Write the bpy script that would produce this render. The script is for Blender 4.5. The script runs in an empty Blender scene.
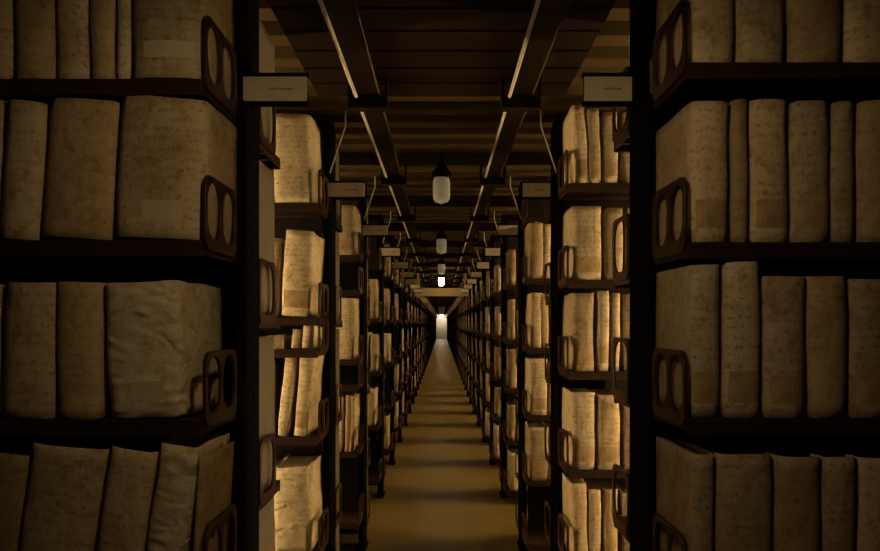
import bpy, bmesh, math, random
from mathutils import Vector, Matrix, noise
random.seed(7)
S = bpy.context.scene
C = S.collection
CAMZ = 1.69
PITCH = 1.6          # rack spacing down the aisle
Y1 = 2.18            # post line of the nearest rack
DEPTH = 0.47         # depth of one shelf side
HALF = {-1: 0.585, 1: 0.603}   # aisle half widths, left / right
RD = {-1: 0.36, 1: 0.27}   # depth of the rear shelves
LEN = 1.45           # rack length
NR = 48
CEIL = CAMZ + 1.10

# ------------------------------------------------------------------ materials
def newmat(name):
    m = bpy.data.materials.new(name); m.use_nodes = True
    nt = m.node_tree; b = nt.nodes['Principled BSDF']
    return m, nt, b
def N(nt, t, **kw):
    n = nt.nodes.new(t)
    for k, v in kw.items():
        if k in n.inputs: n.inputs[k].default_value = v
        else: setattr(n, k, v)
    return n
def ramp(nt, fac, stops):
    r = nt.nodes.new('ShaderNodeValToRGB')
    e = r.color_ramp.elements
    while len(e) < len(stops): e.new(0.5)
    for i, (p, c) in enumerate(stops):
        e[i].position = p; e[i].color = (*c, 1) if len(c) == 3 else c
    nt.links.new(fac, r.inputs[0]); return r
def paint(name, c1, c2, rough=0.5, scale=8, metal=0.0, bump=0.1):
    m, nt, b = newmat(name)
    tc = N(nt, 'ShaderNodeTexCoord')
    n = N(nt, 'ShaderNodeTexNoise', Scale=scale, Detail=6.0, Roughness=0.65)
    nt.links.new(tc.outputs['Object'], n.inputs['Vector'])
    r = ramp(nt, n.outputs['Fac'], [(0.35, c1), (0.7, c2)])
    nt.links.new(r.outputs['Color'], b.inputs['Base Color'])
    b.inputs['Roughness'].default_value = rough
    b.inputs['Metallic'].default_value = metal
    if bump:
        bp = N(nt, 'ShaderNodeBump', Strength=bump, Distance=0.003)
        nt.links.new(n.outputs['Fac'], bp.inputs['Height'])
        nt.links.new(bp.outputs['Normal'], b.inputs['Normal'])
    return m
def vellum(name, base, dark, script=0.5, fold=0.35):
    m, nt, b = newmat(name)
    L = nt.links.new
    tc = N(nt, 'ShaderNodeTexCoord'); oi = N(nt, 'ShaderNodeObjectInfo')
    off = N(nt, 'ShaderNodeVectorMath', operation='SCALE'); off.inputs[0].default_value = (31, 17, 53)
    L(oi.outputs['Random'], off.inputs['Scale'])
    co = N(nt, 'ShaderNodeVectorMath', operation='ADD')
    L(tc.outputs['Object'], co.inputs[0]); L(off.outputs[0], co.inputs[1])
    n1 = N(nt, 'ShaderNodeTexNoise', Scale=6.0, Detail=8.0, Roughness=0.7, Distortion=0.6); L(co.outputs[0], n1.inputs['Vector'])
    r1 = ramp(nt, n1.outputs['Fac'], [(0.3, dark), (0.5, base), (0.8, tuple(min(1, c*1.15) for c in base))])
    # small stains
    n2 = N(nt, 'ShaderNodeTexNoise', Scale=28.0, Detail=5.0, Roughness=0.8); L(co.outputs[0], n2.inputs['Vector'])
    r2 = ramp(nt, n2.outputs['Fac'], [(0.50, (0, 0, 0)), (0.72, (1, 1, 1))])
    mx = N(nt, 'ShaderNodeMix', data_type='RGBA', blend_type='MULTIPLY'); mx.inputs['B'].default_value = (0.62, 0.45, 0.28, 1)
    L(r2.outputs['Color'], mx.inputs['Factor']); L(r1.outputs['Color'], mx.inputs['A'])
    # faded handwriting: thin rows broken up by stretched noise, on the spine only
    sx = N(nt, 'ShaderNodeSeparateXYZ'); L(tc.outputs['Object'], sx.inputs[0])
    wv = N(nt, 'ShaderNodeTexWave', wave_type='BANDS', bands_direction='Z', Scale=13.0, Distortion=3.5, Detail=2.0); wv.inputs['Detail Scale'].default_value = 3.0
    L(co.outputs[0], wv.inputs['Vector'])
    rw = ramp(nt, wv.outputs['Fac'], [(0.72, (0, 0, 0)), (0.86, (1, 1, 1))])
    mp = N(nt, 'ShaderNodeMapping'); mp.inputs['Scale'].default_value = (60, 10, 22); L(co.outputs[0], mp.inputs['Vector'])
    n3 = N(nt, 'ShaderNodeTexNoise', Scale=2.0, Detail=3.0); L(mp.outputs[0], n3.inputs['Vector'])
    r3 = ramp(nt, n3.outputs['Fac'], [(0.47, (0, 0, 0)), (0.66, (1, 1, 1))])
    sp = N(nt, 'ShaderNodeMath', operation='LESS_THAN'); sp.inputs[1].default_value = 0.010; L(sx.outputs['Y'], sp.inputs[0])
    a1 = N(nt, 'ShaderNodeMath', operation='MULTIPLY'); L(rw.outputs['Color'], a1.inputs[0]); L(r3.outputs['Color'], a1.inputs[1])
    a2 = N(nt, 'ShaderNodeMath', operation='MULTIPLY'); L(a1.outputs[0], a2.inputs[0]); L(sp.outputs[0], a2.inputs[1])
    a3 = N(nt, 'ShaderNodeMath', operation='MULTIPLY'); a3.inputs[1].default_value = script; L(a2.outputs[0], a3.inputs[0])
    m2 = N(nt, 'ShaderNodeMix', data_type='RGBA'); m2.inputs['B'].default_value = (0.10, 0.055, 0.025, 1)
    L(a3.outputs[0], m2.inputs['Factor']); L(mx.outputs['Result'], m2.inputs['A'])
    hs = N(nt, 'ShaderNodeHueSaturation')
    mr = N(nt, 'ShaderNodeMapRange'); mr.inputs['To Min'].default_value = 0.72; mr.inputs['To Max'].default_value = 1.12
    L(oi.outputs['Random'], mr.inputs['Value']); L(mr.outputs['Result'], hs.inputs['Value'])
    L(m2.outputs['Result'], hs.inputs['Color']); L(hs.outputs['Color'], b.inputs['Base Color'])
    b.inputs['Roughness'].default_value = 0.78; b.inputs['Specular IOR Level'].default_value = 0.3
    bp = N(nt, 'ShaderNodeBump', Strength=0.5, Distance=0.006); L(n1.outputs['Fac'], bp.inputs['Height']); L(bp.outputs['Normal'], b.inputs['Normal'])
    # soft folds running down and across the skin
    mpf = N(nt, 'ShaderNodeMapping'); mpf.inputs['Scale'].default_value = (9, 9, 16) if fold > .5 else (10, 10, 5); L(co.outputs[0], mpf.inputs['Vector'])
    nf = N(nt, 'ShaderNodeTexNoise', Scale=1.0, Detail=3.0, Distortion=1.2); nf.noise_type = 'RIDGED_MULTIFRACTAL' if fold > .5 else 'FBM'; L(mpf.outputs[0], nf.inputs['Vector'])
    bf = N(nt, 'ShaderNodeBump', Strength=fold, Distance=0.022); L(nf.outputs['Fac'], bf.inputs['Height']); L(bp.outputs['Normal'], bf.inputs['Normal']); L(bf.outputs['Normal'], b.inputs['Normal'])
    return m
def emis(name, col, s):
    m, nt, b = newmat(name)
    b.inputs['Base Color'].default_value = (.8, .75, .6, 1)
    b.inputs['Emission Color'].default_value = (*col, 1); b.inputs['Emission Strength'].default_value = s
    return m

M = {}
M['vellum'] = vellum('vellum', (0.60, 0.465, 0.28), (0.40, 0.275, 0.135), 0.5)
M['vellum_tan'] = vellum('vellum_tan', (0.50, 0.36, 0.19), (0.35, 0.225, 0.105), 0.3)
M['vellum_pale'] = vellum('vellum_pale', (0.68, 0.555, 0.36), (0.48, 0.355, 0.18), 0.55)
M['card'] = paint('plain_card', (0.15, 0.125, 0.085), (0.20, 0.165, 0.115), 0.8, 5, 0, 0.05)
M['wrapper'] = vellum('wrapper', (0.84, 0.70, 0.46), (0.68, 0.53, 0.31), 0.25, 0.8)
M['label_paper'] = paint('label_paper', (0.52, 0.42, 0.27), (0.60, 0.50, 0.33), 0.8, 40)
M['brown_paper'] = paint('brown_paper', (0.32, 0.20, 0.085), (0.52, 0.37, 0.20), 0.8, 25)
M['pages'] = paint('pages', (0.34, 0.26, 0.15), (0.52, 0.42, 0.27), 0.9, 60)
M['black_steel'] = paint('black_steel', (0.0015, 0.0013, 0.001), (0.004, 0.003, 0.002), 0.8, 12, 0.0)
M['black_steel'].node_tree.nodes['Principled BSDF'].inputs['Specular IOR Level'].default_value = 0.12
M['shelf_paint'] = paint('shelf_paint', (0.022, 0.009, 0.004), (0.042, 0.017, 0.007), 0.6, 10, 0.0)
M['bracket_paint'] = paint('bracket_paint', (0.024, 0.006, 0.0025), (0.042, 0.010, 0.004), 0.4, 14, 0.0)
M['panel_dark'] = paint('panel_dark', (0.012, 0.008, 0.005), (0.02, 0.013, 0.008), 0.7, 6)
M['sign'] = paint('sign_card', (0.68, 0.58, 0.40), (0.76, 0.66, 0.47), 0.7, 15)
M['ink'] = paint('ink', (0.22, 0.16, 0.10), (0.3, 0.22, 0.14), 0.8, 15, 0, 0)
M['galv'] = paint('galvanised_pipe', (0.62, 0.56, 0.45), (0.85, 0.79, 0.66), 0.3, 9, 0.0)
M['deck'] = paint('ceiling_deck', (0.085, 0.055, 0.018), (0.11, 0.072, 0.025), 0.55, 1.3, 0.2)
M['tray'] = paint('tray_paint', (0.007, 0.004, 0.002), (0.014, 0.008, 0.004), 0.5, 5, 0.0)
M['soffit'] = paint('darkening_boards', (0.010, 0.004, 0.002), (0.020, 0.008, 0.0035), 0.7, 6)
M['beam'] = paint('beam_paint', (0.5, 0.36, 0.14), (0.6, 0.45, 0.2), 0.6, 5)
M['floor'] = paint('floor_lino', (0.165, 0.108, 0.025), (0.225, 0.152, 0.037), 0.40, 2.2, 0, 0.04)
M['wall'] = paint('wall_plaster', (0.06, 0.045, 0.03), (0.09, 0.07, 0.045), 0.9, 2)
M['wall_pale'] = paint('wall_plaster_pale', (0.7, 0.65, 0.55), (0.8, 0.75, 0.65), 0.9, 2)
M['glass'] = newmat('lamp_glass')[0]
g = M['glass'].node_tree.nodes['Principled BSDF']
g.inputs['Base Color'].default_value = (0.75, 0.72, 0.62, 1); g.inputs['Roughness'].default_value = 0.25
g.inputs['Transmission Weight'].default_value = 0.35
g.inputs['Emission Color'].default_value = (1, 0.85, 0.6, 1); g.inputs['Emission Strength'].default_value = 0.04
for k_, v_ in (('shelf_paint', .25), ('bracket_paint', .5), ('panel_dark', .15), ('tray', .12), ('soffit', .12), ('deck', .3)):
    M[k_].node_tree.nodes['Principled BSDF'].inputs['Specular IOR Level'].default_value = v_
M['black_steel'].node_tree.nodes['Principled BSDF'].inputs['Specular IOR Level'].default_value = 0.05
WARM = (1.0, 0.69, 0.32)
M['tube_near'] = emis('lit_tube_near', WARM, 12)
M['tube'] = emis('lit_tube', WARM, 480)
M['tube_left'] = emis('lit_tube_left', WARM, 400)
M['up_near'] = emis('lit_upright_near', WARM, 330)
M['up'] = emis('lit_upright', WARM, 200)
M['up_left'] = emis('lit_upright_left', WARM, 75)
M['bulb'] = emis('fill_bulb', (1.0, 0.72, 0.38), 125)
M['bulb_mid'] = emis('lit_bulb_mid', (1.0, 0.74, 0.42), 28)
M['bulb_end'] = emis('lit_bulb_end', (1.0, 0.88, 0.66), 350)

# ------------------------------------------------------------------ helpers
def obj(name, bm, mat, parent=None, loc=(0, 0, 0), smooth=False):
    me = bpy.data.meshes.new(name)
    bmesh.ops.recalc_face_normals(bm, faces=bm.faces)
    bm.to_mesh(me); bm.free()
    me.materials.append(mat)
    if smooth:
        for p in me.polygons: p.use_smooth = True
    o = bpy.data.objects.new(name, me); C.objects.link(o)
    o.parent = parent; o.location = loc
    return o
def link(name, me, parent=None, loc=(0, 0, 0)):
    o = bpy.data.objects.new(name, me); C.objects.link(o); o.parent = parent; o.location = loc; return o
def tag(o, label=None, cat=None, group=None, kind=None):
    for k, v in (('label', label), ('category', cat), ('group', group), ('kind', kind)):
        if v: o[k] = v
    return o
def empty(name, loc=(0, 0, 0)):
    o = bpy.data.objects.new(name, None); C.objects.link(o); o.location = loc; o.empty_display_size = 0.1; return o
def dup_tree(o, parent=None):
    c = o.copy(); C.objects.link(c); c.parent = parent
    for ch in list(o.children): dup_tree(ch, c)
    return c
def box(bm, x0, x1, y0, y1, z0, z1, bev=0):
    vs = [bm.verts.new((x, y, z)) for x in (x0, x1) for y in (y0, y1) for z in (z0, z1)]
    idx = [(0, 1, 3, 2), (4, 6, 7, 5), (0, 4, 5, 1), (2, 3, 7, 6), (0, 2, 6, 4), (1, 5, 7, 3)]
    fs = [bm.faces.new([vs[i] for i in q]) for q in idx]
    if bev:
        es = list({e for f in fs for e in f.edges})
        bmesh.ops.bevel(bm, geom=es, offset=bev, segments=2, affect='EDGES', profile=0.5)
def tube(bm, p0, p1, r, n=10, r2=None):
    p0 = Vector(p0); p1 = Vector(p1); d = p1 - p0
    q = d.to_track_quat('Z', 'Y').to_matrix().to_4x4()
    bmesh.ops.create_cone(bm, cap_ends=True, segments=n, radius1=r, radius2=r if r2 is None else r2, depth=d.length,
                          matrix=Matrix.Translation((p0 + p1) / 2) @ q)
def lathe(bm, prof, n=20):
    rings = []
    for r, z in prof:
        rings.append([bm.verts.new((r * math.cos(2 * math.pi * k / n), r * math.sin(2 * math.pi * k / n), z)) for k in range(n)])
    for a, b in zip(rings, rings[1:]):
        for k in range(n): bm.faces.new((a[k], a[(k + 1) % n], b[(k + 1) % n], b[k]))
    bm.faces.new(rings[0]); bm.faces.new(rings[-1])

# ------------------------------------------------------------------ bracket plates with slots
def rounded(x0, x1, z0, z1, r, n=7):
    pts = []
    for cx, cz, a0 in ((x1 - r, z1 - r, 0), (x0 + r, z1 - r, 90), (x0 + r, z0 + r, 180), (x1 - r, z0 + r, 270)):
        for k in range(n):
            a = math.radians(a0 + 90 * k / (n - 1)); pts.append((cx + r * math.cos(a), cz + r * math.sin(a)))
    return pts
def bracket_mesh(name, L_, H_, slots):
    cu = bpy.data.curves.new(name, 'CURVE'); cu.dimensions = '2D'; cu.fill_mode = 'BOTH'; cu.extrude = 0.003; cu.bevel_depth = 0.0012; cu.bevel_resolution = 1
    def sp(pts):
        s = cu.splines.new('POLY'); s.points.add(len(pts) - 1); s.use_cyclic_u = True
        for p, (x, z) in zip(s.points, pts): p.co = (x, z, 0, 1)
    sp(rounded(0, L_, -0.02, H_, 0.035))
    for x0, x1 in slots: sp(rounded(x0, x1, 0.008, H_ - 0.012, min((x1 - x0) / 2 - 0.001, .06)))
    o = bpy.data.objects.new('tmp', cu); C.objects.link(o)
    dg = bpy.context.evaluated_depsgraph_get(); dg.update()
    me = bpy.data.meshes.new_from_object(o.evaluated_get(dg))
    bpy.data.objects.remove(o)
    # curve plane xy -> world yz
    me.transform(Matrix(((0, 0, 1, 0), (1, 0, 0, 0), (0, 1, 0, 0), (0, 0, 0, 1))))
    me.name = name; me.materials.clear(); me.materials.append(M['bracket_paint'])
    return me
BR_F = bracket_mesh('end_bracket', 0.26, 0.165, [(0.014, 0.120), (0.136, 0.242)])
BR_R = bracket_mesh('end_bracket', 0.21, 0.19, [(0.016, 0.194)])

# ------------------------------------------------------------------ racks
def lvl_std(): return [.64, .205, -.232, -.67, -1.11, -1.55]
FRONT = {(-1, 1): [.60, .205, -.235, -.665, -1.10, -1.54], (1, 1): [.64, .20, -.232, -.69, -1.12, -1.55],
         (-1, 2): [.573, .033, -.12, -.535, -1.09, -1.54], (1, 2): [.666, .21, -.225, -.69, -1.12, -1.55],
         (-1, 3): [.484, .24, -.25, -.43, -.90, -1.40], (1, 3): [.75, .32, -.168, -.64, -1.10, -1.55],
         (1, 4): [.36, -.15, -.60, -1.09, -1.56]}
REAR = {(-1, 1): [.60, .02, -.565, -1.14, -1.55], (1, 1): [.64, .165, -.236, -.67, -1.11, -1.55]}
def levels(s, n, rear=False):
    if rear: return REAR.get((s, n), [.58, .02, -.53, -1.10, -1.55] if s < 0 else [.62, .15, -.3, -.75, -1.2, -1.58])
    if (s, n) in FRONT: return FRONT[(s, n)]
    return [[.55, .05, -.45, -.95, -1.45], [.36, -.14, -.62, -1.08, -1.56]][s > 0]

meshcache = {}
def shelf_mesh(s, rear):
    k = ('sh', s, rear)
    if k not in meshcache:
        bm = bmesh.new()
        y0, y1 = (-DEPTH, -0.035) if not rear else (0.035, RD[s])
        x0, x1 = sorted((0, s * LEN))
        box(bm, x0, x1, y0, y1, -0.012, 0, 0.002)
        ye = y0 if not rear else y1
        e = sorted((ye, ye + (0.012 if not rear else -0.012)))
        box(bm, x0, x1, e[0], e[1], -0.040, -0.0125, 0.002)
        # end flange and underside ribs
        xe = sorted((0, s * 0.006)); box(bm, xe[0], xe[1], y0, y1, -0.034, -0.0125)
        for f in (0.35, 0.7):
            yy = y0 + (y1 - y0) * f; box(bm, x0 + .01, x1 - .01, yy - .01, yy + .01, -0.028, -0.0125)
        o = obj('shelf', bm, M['shelf_paint']); meshcache[k] = o.data; bpy.data.objects.remove(o)
    return meshcache[k]
def post_mesh(s):
    k = ('post', s)
    if k not in meshcache:
        bm = bmesh.new()
        H = CAMZ + 1.06
        x0, x1 = sorted((-s * 0.007, s * 0.003))
        for ya, za, zb in ((-0.185, 0, CAMZ + .655), (-.034, CAMZ + .655, CAMZ + .77), (-.185, CAMZ + .77, H)): box(bm, x0, x1, ya, 0.03, za, zb)
        x0, x1 = sorted((-s * 0.010, s * 0.003)); box(bm, x0, x1, -0.190, -0.180, 0, CAMZ + .655, .002); box(bm, x0, x1, -0.190, -0.180, CAMZ + .77, H, .002); x0 = min(-s * 0.008, s * .003); x1 = max(-s * 0.008, s * .003); box(bm, x0, x1, 0.0305, 0.034, 0, H)
        x0, x1 = sorted((s * 0.001, s * 0.050)); box(bm, x0, x1, -0.030, -0.024, 0, H); box(bm, x0, x1, 0.024, 0.030, 0, H)
        z = 0.1
        x0, x1 = sorted((-s * 0.0085, -s * 0.0065))
        while z < H - 0.05:
            if not CAMZ + .60 < z < CAMZ + .78: box(bm, x0, x1, -0.150, -0.130, z, z + 0.026)
            box(bm, x0, x1, -0.030, -0.010, z, z + 0.026); z += 0.05
        x0, x1 = sorted((-s * 0.022, s * 0.05)); box(bm, x0, x1, -0.194, 0.038, 0, 0.012)
        o = obj('post', bm, M['black_steel']); meshcache[k] = o.data; bpy.data.objects.remove(o)
    return meshcache[k]
def simple(key, mat, fn, smooth=False):
    if key not in meshcache:
        bm = bmesh.new(); fn(bm); o = obj(key[0], bm, mat, smooth=smooth); meshcache[key] = o.data; bpy.data.objects.remove(o)
    return meshcache[key]
ORD = ['', 'nearest', 'second', 'third', 'fourth', 'fifth', 'sixth', 'seventh', 'eighth', 'ninth', 'tenth', 'eleventh', 'twelfth']
SIDE = {-1: 'left', 1: 'right'}
def rack(s, n):
    r = empty('book_rack', (s * HALF[s], Y1 + (n - 1) * PITCH, 0))
    if n <= 12:
        tag(r, '%s tall black steel rack of old volumes on the %s of the aisle' % (ORD[n], SIDE[s]) if n > 1 else
            'nearest and largest dark steel rack filling the %s edge of the view' % SIDE[s], 'bookshelf', 'book racks along the %s side' % SIDE[s])
    else:
        tag(r, 'tall dark rack far down the %s side, beyond the twelfth' % SIDE[s], 'bookshelf', 'far book racks on the %s side' % SIDE[s])
    link('post', post_mesh(s), r); link('post', post_mesh(-s), r, (s * LEN, 0, 0))
    def bp(bm):  # dark sheet added to stop light leaking through the rack
        x0, x1 = sorted((s * 0.06, s * (LEN - .06))); box(bm, x0, x1, -0.006, 0.006, 0.08, CAMZ + 1.03)
    link('light_block', simple(('light_block', s), M['panel_dark'], bp), r)
    def tp(bm):
        x0, x1 = sorted((0, s * LEN)); box(bm, x0, x1, -0.05, 0.05, CAMZ + 1.06, CAMZ + 1.085)
        box(bm, x0, x1, -0.05, -0.042, CAMZ + 1.02, CAMZ + 1.06); box(bm, x0, x1, 0.042, 0.05, CAMZ + 1.02, CAMZ + 1.06)
    link('top_rail', simple(('top_rail', s), M['black_steel'], tp), r)
    for rear in (False, True):
        for z in levels(s, n, rear):
            link('shelf', shelf_mesh(s, rear), r, (0, 0, CAMZ + z))
            if n <= 14:
                if rear: link('end_bracket', BR_R, r, (s * 0.001 - s * 0.006, 0.045, CAMZ + z))
                else: link('end_bracket', BR_F, r, (s * 0.001 - s * 0.006, -DEPTH + 0.002, CAMZ + z))
    # aisle sign hung off the post
    w = 0.192 if s < 0 else 0.145
    a = 0.018 if s < 0 else -0.024
    def sg(bm):
        x0, x1 = sorted((s * a, s * (a - w))); box(bm, x0, x1, -0.055, -0.043, CAMZ + .676, CAMZ + .752, 0.002)
    def fr(bm):
        x0, x1 = sorted((s * a, s * (a - w)))
        for q in ((x0 - .006, x1 + .006, .752, .762), (x0 - .006, x1 + .006, .664, .676)):
            box(bm, q[0], q[1], -0.058, -0.038, CAMZ + q[2], CAMZ + q[3])
        box(bm, x0, x1, -0.0425, -0.036, CAMZ + .67, CAMZ + .756)
    def tx(bm):
        x0, x1 = sorted((s * a, s * (a - w))); xx = x0 + w * .42
        rr = random.Random(3)
        while xx < x0 + w * .78:
            q = rr.uniform(.004, .009); box(bm, xx, xx + q, -0.0562, -0.0548, CAMZ + .711, CAMZ + .711 + rr.uniform(.004, .008)); xx += q + .003
    f = link('sign_frame', simple(('sign_frame', s), M['black_steel'], fr), r)
    pl = link('sign_card', simple(('sign_card', s), M['sign'], sg), f)
    if n <= 4: link('sign_writing', simple(('sign_writing', s), M['ink'], tx), f)
    def br(bm):
        tube(bm, (-s * 0.01, -.17, CAMZ + .78), (-s * 0.09, -.17, CAMZ + 1.02), 0.004, 8)
        tube(bm, (-s * 0.09, -.17, CAMZ + 1.02), (-s * 0.09, -.17, CEIL), 0.004, 8)
    if 1 < n <= 14: link('sign_brace', simple(('sign_brace', s), M['galv'], br), r)
    return r
for s in (-1, 1):
    for n in range(1, NR + 1): rack(s, n)

# ------------------------------------------------------------------ volumes
def book_fn(w, h, d, seed, wob):
    rs = random.Random(seed)
    off = Vector((rs.uniform(0, 90), rs.uniform(0, 90), rs.uniform(0, 90)))
    crown = rs.uniform(0.10, 0.22) * w
    taper = rs.uniform(-.04, .04)
    pts = []
    for k in range(7): pts.append((-w / 2, d - (d - .02) * k / 6, -1, 0))
    for k in range(1, 10):
        a = math.pi * k / 10
        pts.append((-w / 2 * math.cos(a) ** 1 if True else 0, .02 - (0.02 + crown * .6) * math.sin(a) ** .6, -math.cos(a) * .5, -math.sin(a)))
    for k in range(7): pts.append((w / 2, .02 + (d - .02) * k / 6, 1, 0))
    def P(i, v, o=0.0):
        x, y, nx, ny = pts[i]
        z = v * h
        nv = noise.noise_vector(Vector((x * 7, y * 7, z * 7)) + off)
        nw = noise.noise_vector(Vector((x * 18, y * 18, z * 18)) + off)
        e = wob * (0.6 + abs(v - .5))
        sw = 1 + taper * (v - .5) - .05 * math.cos(v * math.pi * 2) * .3
        X = (x * sw) + nv.x * e * .8 + nw.x * e * .25 - nx * o
        Y = y + nv.y * e * (1.0 if y < .03 else .3) + nw.y * e * .35 - ny * o
        Z = z + (nv.z * e * .9 if v > .9 else 0)
        return (X, Y, Z)
    return P, len(pts)
VSEG = 12
def book_meshes(w, h, d, seed, mat, label, wob=0.006, pages=True):
    P, n = book_fn(w, h, d, seed, wob)
    t = min(0.004, w * .12)
    bm = bmesh.new()
    rows_o = [[bm.verts.new(P(i, k / VSEG)) for i in range(n)] for k in range(VSEG + 1)]
    rows_i = [[bm.verts.new(P(i, k / VSEG, t)) for i in range(n)] for k in range(VSEG + 1)]
    for k in range(VSEG):
        for i in range(n - 1):
            bm.faces.new((rows_o[k][i], rows_o[k][i + 1], rows_o[k + 1][i + 1], rows_o[k + 1][i]))
            bm.faces.new((rows_i[k][i + 1], rows_i[k][i], rows_i[k + 1][i], rows_i[k + 1][i + 1]))
        for i in (0, n - 1):
            bm.faces.new((rows_o[k][i], rows_o[k + 1][i], rows_i[k + 1][i], rows_i[k][i]))
    for k in (0, VSEG):
        for i in range(n - 1):
            bm.faces.new((rows_o[k][i], rows_o[k][i + 1], rows_i[k][i + 1], rows_i[k][i]))
    out = {'cover': (bm, M[mat])}
    if pages:
        pb = bmesh.new()
        box(pb, -w / 2 + t + .002, w / 2 - t - .002, .012, d - .008, .003, h - .010, 0.002)
        out['pages'] = (pb, M['pages'])
    if label:
        kind, v0, v1, u0, u1 = label
        lb = bmesh.new()
        i0 = 6 + int(u0 * 10); i1 = 6 + int(round(u1 * 10))
        kk = 5
        rows = [[lb.verts.new(P(i, v0 + (v1 - v0) * k / kk, -.0012)) for i in range(i0, i1 + 1)] for k in range(kk + 1)]
        rows2 = [[lb.verts.new(P(i, v0 + (v1 - v0) * k / kk, .0005)) for i in range(i0, i1 + 1)] for k in range(kk + 1)]
        m_ = i1 - i0 + 1
        for k in range(kk):
            for i in range(m_ - 1):
                lb.faces.new((rows[k][i], rows[k][i + 1], rows[k + 1][i + 1], rows[k + 1][i]))
                lb.faces.new((rows2[k][i + 1], rows2[k][i], rows2[k + 1][i], rows2[k + 1][i + 1]))
            for i in (0, m_ - 1): lb.faces.new((rows[k][i], rows[k + 1][i], rows2[k + 1][i], rows2[k][i]))
        for k in (0, kk):
            for i in range(m_ - 1): lb.faces.new((rows[k][i], rows[k][i + 1], rows2[k][i + 1], rows2[k][i]))
        out['spine_label'] = (lb, M[kind])
    return out
def make_book(w, h, d, seed, mat, label=None, wob=0.006, pages=True):
    ms = book_meshes(w, h, d, seed, mat, label, wob, pages)
    r = empty('bound_volume')
    for k, (bm, m) in ms.items(): obj(k, bm, m, r, smooth=(k == 'cover'))
    return r
WHITE = ('label_paper', .13, .27, .4, .7)
BROWN = ('brown_paper', .10, .30, .2, .9)
NONE = None
def place(r, x, y, z, lean=0.0, yaw=0.0, w=0):
    """stand it on its lower corner when it leans"""
    dz = abs(math.sin(lean)) * w / 2
    r.location = (x, y, z + dz + 0.001); r.rotation_euler = (0, lean, yaw)

YF = Y1 - DEPTH        # front plane of nearest rack
def px(p, y=YF + .012): return (p - 441.5) * y / 700
SH = {1: 'top', 2: 'second', 3: 'third', 4: 'lowest'}
PAL = ['vellum', 'vellum', 'vellum_tan', 'vellum_pale', 'vellum']
nb = 0
# front left: (px left, px right, top px, lean deg, material, label, description)
rowsL = {
 0: [(-42, 11, -85, 0, 'vellum', NONE, 'cropped volume at the left edge of the picture'), (13, 52, -82, 0, 'vellum_tan', NONE, 'tan volume with a plain spine'),
     (54, 86, -84, 0, 'vellum', NONE, 'narrow dull volume'), (88, 113, -80, 0, 'vellum_tan', NONE, 'narrow tan volume'), (115, 129, -82, 0, 'vellum_pale', NONE, 'thinnest volume'),
     (131, 203, -84, 0, 'vellum', ('label_paper', .12, .22, .35, .75), 'thick volume with a pale spine label')],
 1: [(-60, -4, 100, 2, 'vellum', NONE, None), (-2, 36, 102, 3, 'vellum', WHITE, 'slightly leaning volume cut by the left edge'), (38, 108, 102, 4, 'vellum_tan', NONE, 'broad leaning tan volume'),
     (112, 202, 100, 2.5, 'vellum', WHITE, 'very thick bulging volume with a pale spine label')],
 2: [(-55, -3, 285, 0, 'vellum', NONE, None), (0, 52, 283, 1.5, 'vellum', NONE, 'dull volume cut by the left edge'), (55, 100, 282, 0, 'vellum_tan', NONE, 'tan volume with faint writing'),
     (106, 181, 283, -1.5, 'wrapper', WHITE, 'huge crumpled volume with a pale square label')],
 3: [(-75, -33, 455, 8, 'vellum_tan', NONE, None), (-30, 8, 455, 8, 'vellum_tan', NONE, 'leaning volume in the lower left corner'), (10, 84, 450, 8, 'vellum', NONE, 'thick leaning volume, widest of its row'),
     (88, 135, 452, 8, 'vellum', NONE, 'leaning volume with a rounded head'), (138, 178, 447, 8, 'wrapper', NONE, 'leaning volume with a torn crumpled head')]}
rowsR = {
 0: [(692, 737, -88, 0, 'vellum', NONE, 'volume beside the end bracket'), (739, 787, -86, 0, 'vellum', NONE, 'dull volume with a smooth spine'), (790, 843, -88, 0, 'vellum_tan', NONE, 'wide tan volume'),
     (847, 892, -85, 0, 'vellum', NONE, 'volume cut by the right edge'), (895, 930, -85, 0, 'vellum', NONE, None)],
 1: [(691, 730, 101, 0, 'vellum', BROWN, 'stained volume beside the end bracket'), (733, 750, 99, 0, 'vellum_tan', NONE, 'thinnest volume'), (752, 790, 100, 0, 'vellum', BROWN, 'brown-labelled volume'),
     (793, 832, 101, 0, 'vellum', BROWN, 'smooth straight volume'), (834, 857, 103, 0, 'vellum', NONE, 'slim upright volume'), (860, 905, 101, 0, 'vellum_tan', BROWN, 'volume cut by the right edge'), (908, 945, 101, 0, 'vellum', NONE, None)],
 2: [(691, 722, 265, 0, 'vellum_pale', BROWN, 'volume with dark writing down its spine'), (726, 762, 262, 0, 'vellum_pale', BROWN, 'tallest volume, painted as if brightly lit'), (765, 807, 276, 0, 'vellum', BROWN, 'volume with a small brown label'),  # first two: paler vellum stands in for the light on them
     (810, 849, 277, 0, 'vellum_tan', NONE, 'dull tan volume without a label'), (852, 895, 279, 0, 'vellum', BROWN, 'volume cut by the right edge'), (898, 940, 279, 0, 'vellum', NONE, None)],
 3: [(692, 716, 456, 0, 'vellum', NONE, 'slim volume beside the end bracket'), (719, 775, 456, 0, 'vellum', NONE, 'wide volume with lined writing'), (778, 822, 457, 0, 'vellum_tan', NONE, 'mid-width dull volume'),
     (825, 858, 457, 0, 'vellum', NONE, 'narrower tan volume'), (861, 905, 458, 0, 'vellum', NONE, 'volume in the lower right corner'), (908, 945, 458, 0, 'vellum', NONE, None)]}
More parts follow.
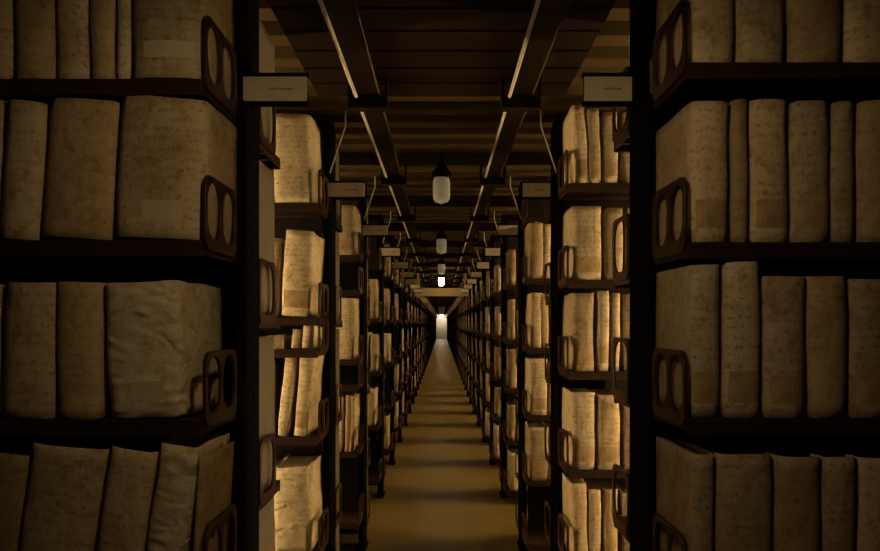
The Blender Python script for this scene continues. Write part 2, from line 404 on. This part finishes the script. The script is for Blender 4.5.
for s, rows in ((-1, rowsL), (1, rowsR)):
    for ri, lst in rows.items():
        L = levels(s, 1)[ri]
        for bi, (a, b, top, lean, mat, lab, desc) in enumerate(lst):
            lr = math.radians(lean)
            w = (px(b) - px(a)) - .002
            h = (324 - top) * (YF + .012) / 700 - L
            w *= math.cos(lr)
            dd = random.uniform(.34, .37)
            if min(abs(px(a)), abs(px(b))) < .603 or (s < 0 and ri == 3): dd = .262
            r = make_book(w, h, dd, 100 + nb, mat, lab, (0.012 if ri == 2 else 0.008) if mat == 'wrapper' else 0.006); nb += 1
            place(r, (px(a) + px(b)) / 2, YF + .014 + random.uniform(0, .005), CAMZ + L, lr, 0, w)
            if desc is None: desc = 'outermost volume just out of the picture'
            tag(r, '%s, %s shelf in view, nearest %s rack' % (desc, SH[ri + 1], SIDE[s]), 'book', 'volumes on the nearest %s rack' % SIDE[s])
# plain board standing at the aisle end of the lowest left row
r = make_book(.018, .335, .25, 990, 'vellum_tan', None, 0.002)
place(r, -.614, YF + .02, CAMZ + levels(-1, 1)[3], math.radians(3.5), 0, .022)
tag(r, 'thin plain board-like volume at the aisle end of the lowest left shelf in view', 'book', 'volumes on the nearest left rack')

# library of shapes for the racks behind (copied)
lib = []
for k in range(14):
    w = [.045, .055, .065, .075, .085, .06, .05, .07, .095, .058, .08, .048, .11, .066][k]
    h = random.uniform(.34, .39)
    lab = [NONE, BROWN, WHITE, NONE, BROWN, NONE, WHITE][k % 7]
    m = ['vellum_pale', 'vellum', 'vellum_pale', 'vellum_tan', 'vellum'][k % 5]
    r = make_book(w, h, .36, 500 + k, m, lab, 0.008)
    lib.append((r, w, h))
covers = {}
used_lib = set()
POS = ['closest to the aisle', 'second from the aisle', 'third from the aisle', 'fourth from the aisle', 'fifth from the aisle', 'sixth from the aisle']
SHN = ['top', 'second', 'third', 'fourth', 'fifth', 'sixth']
def take(k, full=True):
    """copy of library volume k (first use moves the original)"""
    r = lib[k][0]
    if full:
        if k not in used_lib: used_lib.add(k); return r
        return dup_tree(r)
    cov = [c for c in r.children if c.name.startswith('cover')][0]
    o = cov.copy(); C.objects.link(o); o.parent = None; o.name = 'bound_volume'; return o
rnd = random.Random(21)
custom = {  # (side, rack, shelf): [(px left, px right, top px, lean, material, label)] nearest the aisle first
 (-1, 2, 0): [(273, 312, 115, -1, 'vellum_pale', NONE), (238, 268, 118, 0, 'vellum_tan', NONE)],
 (-1, 2, 1): [(280, 310, 232, 3, 'vellum_pale', BROWN), (262, 278, 238, 3, 'vellum', NONE), (235, 259, 240, 0, 'vellum', NONE)],
 (-1, 2, 2): [(302, 314, 326, 6, 'vellum_pale', NONE), (290, 300, 330, 6, 'vellum', NONE), (266, 284, 336, 0, 'vellum_pale', NONE)],
 (-1, 2, 3): [(293, 308, 354, 5, 'vellum_pale', BROWN), (276, 289, 354, 6, 'vellum_pale', NONE), (240, 273, 358, 0, 'vellum_tan', WHITE)],
 (-1, 2, 4): [(274, 312, 468, -1, 'wrapper', WHITE), (240, 270, 470, 0, 'vellum', NONE)],
 (1, 2, 0): [(573, 587, 105, -3, 'vellum_pale', BROWN), (588, 602, 110, -2, 'vellum', BROWN), (603, 619, 112, 0, 'vellum_pale', BROWN), (622, 640, 112, 0, 'vellum', NONE)],
 (1, 2, 1): [(573, 602, 206, 0, 'vellum_pale', BROWN), (604, 624, 208, 0, 'vellum', NONE), (626, 646, 208, 0, 'vellum', NONE)],
 (1, 2, 2): [(573, 595, 293, 0, 'vellum', BROWN), (597, 610, 292, 0, 'vellum_pale', BROWN), (611, 621, 293, 0, 'vellum_pale', NONE), (623, 640, 295, 0, 'vellum', NONE)],
 (1, 2, 3): [(571, 595, 393, 0, 'vellum_pale', BROWN), (597, 621, 394, 0, 'vellum', BROWN), (623, 645, 402, 0, 'vellum', BROWN)],
 (1, 2, 4): [(570, 586, 484, -1, 'vellum', NONE), (588, 602, 490, 0, 'vellum', NONE), (603, 619, 490, 0, 'vellum_tan', NONE), (622, 640, 492, 0, 'vellum', NONE)],
 (-1, 3, 0): [(334, 356, 206, 2, 'vellum_pale', BROWN)],
 (-1, 3, 2): [(336, 354, 298, 1, 'vellum_pale', NONE)],
 (-1, 3, 4): [(351, 357, 397, 2, 'vellum', NONE), (344, 350, 395, 2, 'vellum_tan', NONE), (337, 343, 397, 2, 'vellum_pale', NONE)],
 (1, 3, 1): [(527, 541, 222, 0, 'vellum', NONE), (542, 551, 224, 0, 'vellum_pale', NONE)],
 (1, 3, 2): [(526, 538, 293, 2, 'vellum', NONE), (540, 549, 294, 0, 'vellum_tan', NONE)],
 (1, 3, 3): [(527, 545, 359, 0, 'vellum_pale', BROWN), (547, 554, 362, 0, 'vellum_tan', NONE)],
 (1, 3, 4): [(527, 546, 427, 0, 'vellum', BROWN), (548, 555, 430, 0, 'vellum', NONE)],
}
count = 0
def labelfor(s, n, li, bi, rear=False):
    if rear: return 'end cover seen side-on behind the post, %s shelf down, %s %s rack' % (SHN[li], ORD[n], SIDE[s])
    return 'volume %s on the %s shelf down of the %s %s rack' % (POS[bi], SHN[li], ORD[n], SIDE[s])
for n in range(2, 11):
    yc = Y1 + (n - 1) * PITCH; yf = yc - DEPTH
    for s in (-1, 1):
        L = levels(s, n)
        grp = 'volumes on the %s %s rack' % (ORD[n], SIDE[s])
        for li, lz in enumerate(L[:5]):
            if (s, n) == (-1, 3) and li in (1, 3): continue
            if (s, n) == (1, 3) and li == 0: continue
            if s < 0 and n > 3 and (n * 7 + li * 3) % 4 == 0: continue
            bi = 0
            cl = custom.get((s, n, li))
            if cl:
                for (a, b, top, lean, mat, lab) in cl:
                    xa, xb = px(a, yf + .012), px(b, yf + .012); lr = math.radians(lean)
                    w = (xb - xa - .002); h = (324 - top) * (yf + .012) / 700 - lz
                    ww = w * math.cos(lr)
                    r = make_book(ww, h, .36, 3000 + count, mat, lab, 0.008 if mat != 'wrapper' else .012)
                    xc = (xa + xb) / 2
                    edge = HALF[s] + .018 + (abs(h * math.sin(lr)) if lr * s < 0 else 0) + ww / 2
                    xc = s * max(abs(xc), edge)
                    place(r, xc, yf + .014, CAMZ + lz, lr, 0, ww)
                    tag(r, labelfor(s, n, li, bi), 'book', grp); count += 1; bi += 1
                x = max(abs(xa), abs(xb)) + .004
                nx_ = 4 if n == 2 else 3
            else:
                x = HALF[s] + .02 + rnd.uniform(0, .02)
                nx_ = {2: 4, 3: 3}.get(n, 2)
            gap = (L[li - 1] - lz - .05) if li else 1.0 - lz
            while bi < nx_ and x < HALF[s] + LEN - .2:
                k = rnd.randrange(len(lib)); w, h = lib[k][1], lib[k][2]
                if gap < .3: break
                r = take(k, n <= 4)
                sc = min(1.0, (gap - .012) / h)*rnd.uniform(.94, 1)
                r.scale = (1, 1, sc)
                lean = math.radians(rnd.choice([0, 0, 0, 2, 3])) * -s
                ls = h * sc * math.sin(abs(lean))
                place(r, s * (x + w / 2 + ls), yf + .014 + rnd.uniform(0, .012), CAMZ + lz, lean, 0, w)
                x += w + .010 + ls
                tag(r, labelfor(s, n, li, bi), 'book', grp); count += 1; bi += 1
# end covers on the rear side of the racks (plain boards seen edge on from the aisle)
for n in range(1, 11):
    yc = Y1 + (n - 1) * PITCH
    for s in (-1, 1):
        L = levels(s, n, True)
        grp = 'end volumes behind the posts on the %s' % SIDE[s]
        for li, lz in enumerate(L[:4 if n > 4 else 5]):
            gap = (L[li - 1] - lz - .05) if li else 1.0 - lz
            k = [3, 8, 4, 10, 0][li]; w, h = lib[k][1], lib[k][2]
            if (s < 0):
                hh = min(gap, .52); mat = 'card'
            else: hh = min(gap, .37); mat = 'vellum_tan'
            key = (s, round(hh, 2), mat)
            if key not in covers:
                bm = book_meshes(.05, hh, RD[s] - .055, 800 + len(covers), mat, None, .003, True)
                r0 = empty('bound_volume')
                for kk, (b_, m_) in bm.items(): obj(kk, b_, m_, r0, smooth=(kk == 'cover'))
                covers[key] = r0; r = r0
            else: r = dup_tree(covers[key])
            inset = .012 if s < 0 else .045
            r.location = (s * (HALF[s] + inset + .027), yc + RD[s] - .016, CAMZ + lz + .001); r.rotation_euler = (0, 0, math.pi)
            tag(r, labelfor(s, n, li, 0, True), 'book', grp); count += 1
for k, (r, w, h) in enumerate(lib):     # shapes never taken
    if k not in used_lib:
        for c in list(r.children): bpy.data.objects.remove(c)
        bpy.data.objects.remove(r)
print('volumes', count + nb)
# everything further down the aisle: one uncountable mass of volumes
bm = bmesh.new(); rr = random.Random(5)
for n in range(11, NR + 1):
    yc = Y1 + (n - 1) * PITCH
    for s in (-1, 1):
        for rear in (False, True):
            L = levels(s, n, rear)
            for li, lz in enumerate(L[:5]):
                if s < 0 and rr.random() < .3: continue
                x = HALF[s] + .02
                gap = (L[li - 1] - lz - .05) if li else 1.0 - lz
                for q in range(2 if not rear else 1):
                    w = rr.uniform(.05, .1); h = min(gap - .01, rr.uniform(.33, .4))
                    x0, x1 = sorted((s * x, s * (x + w)))
                    y0, y1 = (yc - DEPTH + .014, yc - .1) if not rear else (yc + .06, yc + RD[s] - .02)
                    box(bm, x0, x1, y0, y1, CAMZ + lz + .003, CAMZ + lz + h); x += w + .006
o = obj('distant_volumes', bm, M['vellum'])
tag(o, 'mass of distant volumes on the racks far down both sides', 'books', kind='stuff')

# ------------------------------------------------------------------ room shell
YB, YE = -4.0, Y1 + NR * PITCH + .6
XW = 2.3
def st(name, fn, mat):
    bm = bmesh.new(); fn(bm); o = obj(name, bm, mat); o['kind'] = 'structure'; return o
st('floor', lambda bm: box(bm, -XW, XW, YB, YE, -.1, 0), M['floor'])
def deck(bm):
    y = YB; prof = []
    while y < YE:
        prof += [(y, 0), (y + .10, 0), (y + .125, .05), (y + .205, .05)]; y += .23
    prof.append((y, 0))
    a = [[bm.verts.new((x, yy, CEIL + z)) for x in (-XW, XW)] for yy, z in prof]
    for p, q in zip(a, a[1:]): bm.faces.new((p[0], q[0], q[1], p[1]))
    box(bm, -XW, XW, YB, y, CEIL + .055, CEIL + .15)
st('ceiling', deck, M['deck'])
st('wall_left', lambda bm: box(bm, -XW - .1, -XW, YB, YE, 0, CEIL + .1), M['wall'])
st('wall_right', lambda bm: box(bm, XW, XW + .1, YB, YE, 0, CEIL + .1), M['wall'])
st('wall_back', lambda bm: box(bm, -XW, XW, YB - .1, YB, 0, CEIL + .1), M['wall'])
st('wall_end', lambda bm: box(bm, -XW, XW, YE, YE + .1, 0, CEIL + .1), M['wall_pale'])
# cross joists under the deck
for i, yy in enumerate([Y1 + .75 + PITCH * k for k in range(1, 25)]):
    def jf(bm):
        box(bm, -XW, XW, yy - .025, yy + .025, CEIL - .012, CEIL - .0005); box(bm, -XW, XW, yy - .005, yy + .005, CEIL - .07, CEIL - .012); box(bm, -XW, XW, yy - .025, yy + .025, CEIL - .078, CEIL - .07)
    st('trim_%d' % (i + 1), jf, M['deck'])
def soffit(bm):  # reddish boards put in to darken the near ceiling
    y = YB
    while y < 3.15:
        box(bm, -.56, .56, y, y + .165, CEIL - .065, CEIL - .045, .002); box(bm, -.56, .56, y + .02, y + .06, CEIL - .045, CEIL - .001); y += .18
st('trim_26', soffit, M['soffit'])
def portal(bm):
    box(bm, -.57, .57, 15.0, 15.2, CAMZ + .60, CAMZ + .77, .01)
    for x in (-.5, .5): box(bm, x - .02, x + .02, 15.08, 15.12, CAMZ + .77, CEIL)
st('trim_25', portal, M['beam'])

# ------------------------------------------------------------------ trays and pipes under the ceiling
for s, xo, xi in ((-1, -.350, -.267), (1, .290, .375)):
    t = empty('cable_tray', ((xo + xi) / 2, Y1, CAMZ + .96))
    tag(t, 'long dark tray with a bright pipe under the ceiling, %s of the lamps' % SIDE[s], 'cable tray', 'trays along the ceiling')
    w = abs(xi - xo) / 2; yA, yB = YB + .1 - Y1, 74 - Y1
    bm = bmesh.new(); box(bm, -w, w, yA, yB, 0, .004); box(bm, -w, -w + .004, yA, yB, .004, .04); box(bm, w - .004, w, yA, yB, .004, .04)
    obj('channel', bm, M['tray'], t)
    bm = bmesh.new(); tube(bm, (-w - .006, yA, -.011), (-w - .006, yB, -.011), .007, 12)
    tag(obj('pipe', bm, M['galv'], t, smooth=True), 'bright metal pipe')
    bm = bmesh.new(); tube(bm, (w + .006, yA, .004), (w + .006, yB, .004), .004, 8)
    obj('cable', bm, M['deck'], t, smooth=True)
    y = .77
    first = None
    while y < 66:
        if first is None:
            bm = bmesh.new(); box(bm, -.083, .083, -.03, .03, -.058, -.009, .003); box(bm, -.083, -.072, -.03, .03, -.009, .065); box(bm, .072, .083, -.03, .03, -.009, .065)
            first = obj('hanger', bm, M['tray'], t, (0, y, 0))
        else: link('hanger', first.data, t, (0, y, 0))
        y += PITCH

# ------------------------------------------------------------------ jar lamps over the aisle
def jar_lamp(y, lit=None, lab='', grp='jar lamps over the aisle'):
    t = empty('ceiling_lamp', (0, y, CAMZ + .78))
    tag(t, lab, 'lamp', grp)
    bm = bmesh.new(); lathe(bm, [(.012, .0), (.04, .004), (.052, .02), (.056, .05), (.056, .13), (.050, .155), (.046, .16)], 24)
    obj('glass_jar', bm, lit or M['glass'], t, smooth=True)
    bm = bmesh.new(); lathe(bm, [(.05, .158), (.062, .162), (.064, .19), (.045, .215), (.03, .235), (.03, .255)], 24)
    obj('cap', bm, M['black_steel'], t, smooth=False)
    bm = bmesh.new(); tube(bm, (0, 0, .25), (0, 0, .32), .012)
    obj('stem', bm, M['black_steel'], t)
    bm = bmesh.new()
    for k in range(4):
        a = math.pi / 4 + k * math.pi / 2; c, d = math.cos(a), math.sin(a)
        tube(bm, (.061 * c, .061 * d, .16), (.061 * c, .061 * d, .03), .0016, 6); tube(bm, (.061 * c, .061 * d, .03), (.0, .0, -.012), .0016, 6)
    obj('guard', bm, M['galv'], t)
    return t
LN = ['largest and nearest glass jar lamp hanging over the aisle', 'second small glass jar lamp hanging down the aisle', 'third tiny glass jar lamp hanging down the aisle', 'fourth tiny glass jar lamp before the pale beam']
for k in range(4): jar_lamp(4.5 + 3.25 * k, M['bulb_mid'] if k == 3 else None, LN[k])
# a shaded pendant added above the view to light the nearest racks
pd = empty('added_pendant', (0, .95, CAMZ + .60)); tag(pd, 'added shaded pendant over the viewer, unseen, lighting the nearest racks', 'lamp')
bm = bmesh.new(); bmesh.ops.create_uvsphere(bm, u_segments=20, v_segments=12, radius=.04, matrix=Matrix.Translation((0, 0, -.055))); obj('bulb', bm, M['bulb'], pd, smooth=True)
bm = bmesh.new(); prof = [(.17, -.01), (.15, .05), (.09, .10), (.03, .125), (.03, .18)]
lathe(bm, prof + [(.027, .18), (.027, .122), (.086, .096), (.146, .046), (.166, -.01)], 28)
bmesh.ops.delete(bm, geom=[f for f in bm.faces if len(f.verts) > 4], context='FACES_ONLY'); obj('lamp_shade', bm, M['black_steel'], pd)
bm = bmesh.new(); tube(bm, (0, 0, .17), (0, 0, .50), .006); tube(bm, (0, 0, -.03), (0, 0, .13), .018); obj('cord', bm, M['black_steel'], pd)
jar_lamp(YE - 1.0, M['bulb_end'], 'bright lamp at the far end of the aisle')

# ------------------------------------------------------------------ tube lamps in the side passages
def side_lamp(s, n):
    y = Y1 + (n - .5) * PITCH
    t = empty('tube_lamp', (s * 1.9, y - .08, CEIL - .10))
    if n <= 3: tag(t, 'tube lamp in the %s side passage behind the %s rack' % (SIDE[s], ORD[n]), 'lamp', 'tube lamps in the side passages')
    else: tag(t, 'tube lamp in a %s side passage, beyond the third rack' % SIDE[s], 'lamp', 'far tube lamps in the %s passages' % SIDE[s])
    def hb(bm):
        box(bm, -.26, .26, -.06, .06, .025, .035, .002); box(bm, -.26, .26, -.02, .02, .035, .06, .002)
        for x in (-.2, .2): box(bm, x - .005, x + .005, -.005, .005, .06, .0995)
        for x in (-.225, .225): box(bm, x - .012, x + .012, -.014, .014, -.018, .0255)
    def tb(bm): tube(bm, (-.215, 0, 0), (.215, 0, 0), .013, 12)
    link('housing', simple(('housing',), M['black_steel'], hb), t)
    m = 'tube_near' if n <= 1 else ('tube_left' if s < 0 else 'tube')
    link('glow_tube', simple(('glow_tube', m), M[m], tb), t)
    # added upright tube by the wall, invented to light the spines evenly
    t = empty('added_upright_tube', (s * 2.24, Y1 + (n - .5) * PITCH - .08, CAMZ - 1.1))
    if n <= 3: tag(t, 'added unseen upright tube by the wall of the side passage behind the %s %s rack' % (ORD[n], SIDE[s]), 'lamp', 'added upright tubes in the side passages')
    else: tag(t, 'added unseen upright tube by the wall of a %s side passage, beyond the third rack' % SIDE[s], 'lamp', 'far added upright tubes on the %s' % SIDE[s])
    def hb(bm):
        box(bm, -.025, .025, -.05, -.02, -.02, 1.67, .004)
        box(bm, -.012, .012, -.047, -.023, 1.67, 1.1 + 1.0995); box(bm, -.012, .012, -.047, -.023, -.589, -.02)
        for z in (0, 1.65): box(bm, -.014, .014, -.021, .016, z - .012, z + .012)
    def tb(bm): tube(bm, (0, 0, .013), (0, 0, 1.637), .013, 12)
    link('housing', simple(('housing_upright',), M['black_steel'], hb), t)
    m = 'up_near' if n <= 1 else ('up_left' if s < 0 and n > 2 else 'up')
    link('glow_tube', simple(('glow_upright', m), M[m], tb), t)
for s in (-1, 1):
    for n in range(1, NR): side_lamp(s, n)

# ------------------------------------------------------------------ camera, world, view
cam = bpy.data.cameras.new('camera'); co = bpy.data.objects.new('camera', cam); C.objects.link(co)
co.location = (0, 0, CAMZ); co.rotation_euler = (math.pi / 2, 0, 0)
cam.sensor_width = 36; cam.lens = 36 * 700 / 880
cam.shift_y = (324 - 275.5) / 880; cam.shift_x = -(441.5 - 440) / 880
cam.clip_start = .05; cam.clip_end = 200
S.camera = co
w = bpy.data.worlds.new('world'); S.world = w; w.use_nodes = True
bg = w.node_tree.nodes['Background']; bg.inputs[0].default_value = (1, .6, .3, 1); bg.inputs[1].default_value = 0.0
S.view_settings.view_transform = 'Standard'; S.view_settings.look = 'None'
S.view_settings.exposure = 0.0; S.view_settings.gamma = 1.0; S.view_settings.use_curve_mapping = False
